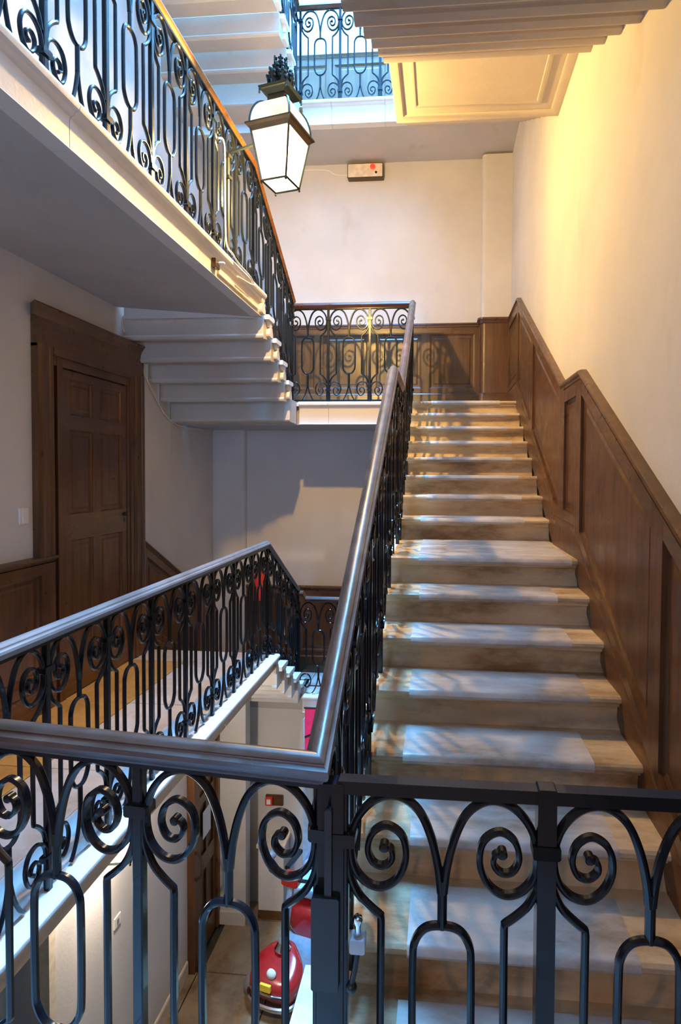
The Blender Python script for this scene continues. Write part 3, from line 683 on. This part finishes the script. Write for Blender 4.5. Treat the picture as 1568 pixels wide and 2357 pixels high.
# emergency light box on the back wall
root = thing('alarm_panel', 'grey alarm box with a red light high on the back wall', 'box', (-.925, YWB, 5.30))
MB().box(-.215, .215, -.085, 0, -.085, .085, .008).build('casing', 'bronze', root); MB().box(-.205, .205, -.092, -.084, -.075, .075, .006).build('front_plate', 'cream', root)
MB().lathe([(.032, 0), (.032, -.014), (.016, -.024)], 12, (.09, -.09, .035), 'y').build('red_light', 'redled', root, True)
MB().lathe([(.014, 0), (.014, -.008), (.008, -.01)], 10, (.13, -.09, -.03), 'y').build('key_switch', 'black', root, True)
tag(MB().tube(spline([(-1.14, YWB - .012, 5.29), (-1.3, YWB - .012, 5.30), (-1.42, YWB - .012, 5.36), (-1.75, YWB - .012, 5.37)], 4), .007, 6).build('cable', 'white', None, True), 'thin white cable running left from the grey alarm box', 'cable')
# red object on the lower landing (extinguisher)
root = thing('fire_extinguisher', 'red fire extinguisher on the lower landing, glimpsed through the left railing', 'extinguisher', (-2.17, 6.62, -5 * R))
MB().box(-.12, .12, .0, .10, .02, .92, .01).build('stand', 'wood', root)
MB().lathe([(.03, .93), (.085, .94), (.09, .96), (.09, 1.20), (.075, 1.25), (.03, 1.28), (.028, 1.31)], 16, (.02, .0, 0)).build('cylinder', 'redp', root, True)
MB().box(0, .04, -.06, .03, 1.31, 1.34, .004).build('valve', 'black', root); MB().tube([(.03, -.05, 1.32), (.10, -.07, 1.28), (.115, -.05, 1.05)], .010, 8).build('hose', 'black', root, True)
# ================================================================== GROUND FLOOR HALL
Z0 = -SY
root = sroot('floor_hall', 'hall floor of large worn flagstones')
MB().box(XWL, XWR, -3.0, 8.2, Z0 - .2, Z0 - .03).build('floor_bed', 'joint_shade', root)
y = 2.6; i = 0
while y < 8.1:
    d = .62 + .06 * ((i * 7) % 3); x = XWL + .35 * ((i * 5) % 3) - .2
    while x < .6:
        w = .66 + .10 * ((i * 3 + int(x * 10)) % 3)
        if x + w > -2.75: MB().box(max(XWL, x) + .006, x + w - .006, y + .006, y + d - .006, Z0 - .03, Z0 + random.uniform(-.002, .003)).build('flagstone', 'flag', root)
        x += w
    y += d; i += 1
sk = [(0, .15), (.012, .15), (.018, .138), (.018, 0), (0, 0)]
for nm, pth, sd in (('baseboard_left', [(-2.43, 3.30, Z0), (-2.43, 5.20, Z0)], 1), ('baseboard_back', [(-2.36, 5.86, Z0), (-2.07, 5.86, Z0)], 1)):
    struct(MB().mould(pth, sk, sd).build(nm, 'cream' if 'left' in nm else 'wall'))
struct(MB().box(-2.46, -2.40, 3.24, 3.30, Z0, -.14, .006).build('trim_8', 'cream'), 'cream edge strip at the corner of the hall wall')
# hall door at the left wall
root = sroot('door_2', 'dark panelled hall door with a pinned notice at the foot of the well')
X = -2.43; zt3 = -1.12
for a, b in ((5.22, 5.34), (5.80, 5.86)): MB().box(X, X + .075, a, b, Z0, zt3).build('architrave', 'wood', root)
MB().box(X, X + .075, 5.22, 5.86, zt3 - .02, zt3 + .11).build('door_head', 'wood_y', root)
MB().box(X, X + .11, 5.20, 5.86, zt3 + .11, zt3 + .16, .01).build('cornice', 'wood_y', root)
leaf = MB().box(X, X + .03, 5.34, 5.80, Z0 + .01, zt3 - .02).build('leaf', 'wood', root)
for a, b in ((5.34, 5.40), (5.55, 5.60), (5.74, 5.80)): MB().box(X + .02, X + .05, a, b, Z0 + .01, zt3 - .02).build('stile', 'wood', leaf)
for a, b in ((0.01, .25), (.85, 1.02), (1.55, 1.65), (1.95, 2.07)): MB().box(X + .02, X + .0505, 5.34, 5.80, Z0 + a, Z0 + b).build('rail', 'wood_y', leaf)
MB().box(X + .05, X + .053, 5.47, 5.66, Z0 + 1.18, Z0 + 1.46).build('notice', 'paper', leaf)
MB().tube(spline([(X + .08, 5.25, Z0 + 1.20), (X + .13, 5.25, Z0 + 1.14), (X + .14, 5.25, Z0 + 1.05), (X + .13, 5.25, Z0 + .97), (X + .08, 5.25, Z0 + .92)], 4), .014, 8).build('pull_handle', 'bronze', root, True)
# switch on hall wall
root = thing('light_switch', 'small white switch on the hall wall under the gallery', 'switch', (-2.43, 4.02, -1.72))
MB().box(0, .010, -.042, .042, -.042, .042, .003).build('switch_plate', 'white', root); MB().box(.008, .014, -.012, .012, -.02, .02, .002).build('rocker', 'grey', root)
# fire call point on a wooden block
root = thing('fire_call_point', 'red fire call point on a wooden block low on the hall wall', 'alarm', (-1.86, 6.20, -2.02))
MB().box(-.09, .11, -.020, 0, -.06, .06, .004).build('backing_block', 'wood_y', root)
cpb = MB().box(-.085, -.005, -.055, -.018, -.045, .045, .004).build('call_box', 'redp', root); MB().box(-.068, -.022, -.058, -.054, -.028, .028).build('glass_front', 'paper', cpb)
# white cupboard with wooden top
root = thing('pedestal_cabinet', 'low white boxed pedestal with a wooden top in the hall', 'cabinet', (-1.80, 6.06, Z0))
MB().box(-.16, .12, -.10, .13, .0, .80, .006).build('body', 'white', root); MB().box(-.18, .14, -.12, .14, .80, .845, .006).build('top_board', 'cream', root); MB().box(-.165, .125, -.106, .13, 0, .10, .004).build('plinth', 'wood_x', root)
# pink banner at the far end
root = thing('banner', 'bright pink banner hanging beyond the end of the hall wall', 'banner', (-1.33, 5.90, -1.45))
MB().box(-.10, .12, -.006, .004, .12, .62).build('pink_cloth', 'pink', root); MB().box(-.10, .12, -.008, .004, -.20, .12).build('teal_cloth', 'bluepaint_and_daylight', root); MB().tube([(-.11, 0, .63), (.13, 0, .63)], .01, 8).build('rod', 'black', root)
MB().rings([[(-.10, -.009, .30), (.12, -.009, .40), (.12, -.009, .42), (-.10, -.009, .325)], [(-.10, -.007, .30), (.12, -.007, .40), (.12, -.007, .42), (-.10, -.007, .325)]]).build('dark_stripe', 'black', root)
# mobility scooter
root = thing('mobility_scooter', 'red mobility scooter with blue-grey seat parked on the hall flagstones', 'scooter', (-1.47, 5.02, Z0), math.radians(-14))
def secs(rows):   # lofted body: superellipse sections along y: (y, half width, z0, z1)
    rs = []
    for y, w, a, b in spline(rows, 3):
        h = (b - a) / 2; ring = []
        for k in range(20):
            t = 2 * math.pi * (k + .5) / 20; c, q = math.cos(t), math.sin(t)
            ring.append((w * math.copysign(abs(c) ** .55, c), y, a + h + h * math.copysign(abs(q) ** .55, q)))
        rs.append(ring)
    return MB().rings(rs)
secs([(-.17, .13, .18, .27), (-.14, .21, .13, .31), (-.05, .25, .12, .36), (.06, .24, .13, .41), (.14, .16, .16, .44), (.19, .09, .24, .44)]).build('front_cowl', 'red', root, True)
secs([(.05, .20, .11, .16), (.15, .21, .10, .15), (.62, .22, .10, .15), (.70, .20, .10, .16)]).build('footplate', 'grey', root, True)
secs([(.58, .16, .14, .36), (.64, .24, .13, .44), (.85, .26, .14, .47), (1.02, .24, .16, .44), (1.08, .16, .2, .38)]).build('rear_body', 'red', root, True)
MB().tube(spline([(-.26, -.05, .14), (-.19, -.17, .13), (0, -.21, .13), (.19, -.17, .13), (.26, -.05, .14)], 5), .022, 8).build('bumper', 'chrome', root, True)
MB().tube(spline([(-.235, -.08, .22), (-.17, -.155, .22), (0, -.185, .22), (.17, -.155, .22), (.235, -.08, .22)], 5), .012, 8).build('grille_trim', 'chrome', root, True)
MB().lathe([(.045, 0), (.045, -.02), (.03, -.035), (.004, -.04)], 12, (0, -.10, .355), 'y').build('headlight', 'white', root, True)
MB().box(-.075, .035, -.195, -.170, .255, .315, .004).build('number_plate', 'yellow', root)
for sx in (-1, 1):
    for yy, rr, nm in ((.0, .11, 'front_wheel'), (.86, .125, 'rear_wheel')):
        w = MB().lathe([(rr * .5, -.035), (rr * .92, -.04), (rr, -.02), (rr, .02), (rr * .92, .04), (rr * .5, .035)], 18, (sx * .262, yy, rr), 'x').build('wheel', 'rubber', root, True)
        MB().lathe([(.01, -.03), (rr * .52, -.036), (rr * .52, .036), (.01, .03)], 12, (sx * .262, yy, rr), 'x').build('hub', 'chrome', w, True)
til = MB().tube([(0, .10, .44), (0, .20, .75), (0, .27, .95)], .035, 8).build('tiller', 'grey', root, True)
MB().box(-.09, .09, .22, .32, .93, 1.03, .02).build('control_head', 'red', til)
for sx in (-1, 1):
    MB().tube(spline([(sx * .08, .27, .98), (sx * .18, .26, 1.0), (sx * .27, .32, .97)], 4), .016, 8).build('handlebar', 'black', til, True)
    MB().tube([(sx * .10, .28, 1.0), (sx * .20, .24, 1.16)], .006, 6).build('mirror_stalk', 'black', til); MB().ball((sx * .21, .23, 1.20), .06, 10, .7).build('mirror', 'grey', til, True)
MB().lathe([(.075, .425), (.08, .44), (.06, .47), (.045, .50)], 12, (0, .10, 0)).build('tiller_boot', 'chrome', root, True)
secs([(.60, .20, .56, .60), (.64, .23, .53, .64), (.95, .23, .53, .64), (1.0, .2, .55, .62)]).build('seat', 'seat', root, True)
m = MB(); rs = []
for z, w, y0_, y1_ in ((.60, .18, .95, 1.0), (.64, .22, .93, 1.03), (1.0, .22, .98, 1.07), (1.08, .17, 1.0, 1.06)): rs.append([(-w, y0_, z), (w, y0_, z), (w, y1_, z), (-w, y1_, z)])
m.rings(rs).build('backrest', 'seat', root, True)
for sx in (-1, 1): MB().box(sx * .27 - .03, sx * .27 + .03, .66, .95, .74, .78, .01).build('armrest', 'black', root)
MB().tube([(0, .80, .44), (0, .80, .54)], .04, 8).build('seat_post', 'black', root)

# ------------------------------------------------------------------ alike things share a group
GR = {'railing': 'scrolled iron railings of the staircase', 'lantern': 'lit iron lanterns', 'switch': 'light switches', 'staircase': 'stone flights of the stair', 'cable': 'surface run cables'}
for o in S.objects:
    if o.get('category') in GR and not o.parent: o['group'] = GR[o['category']]
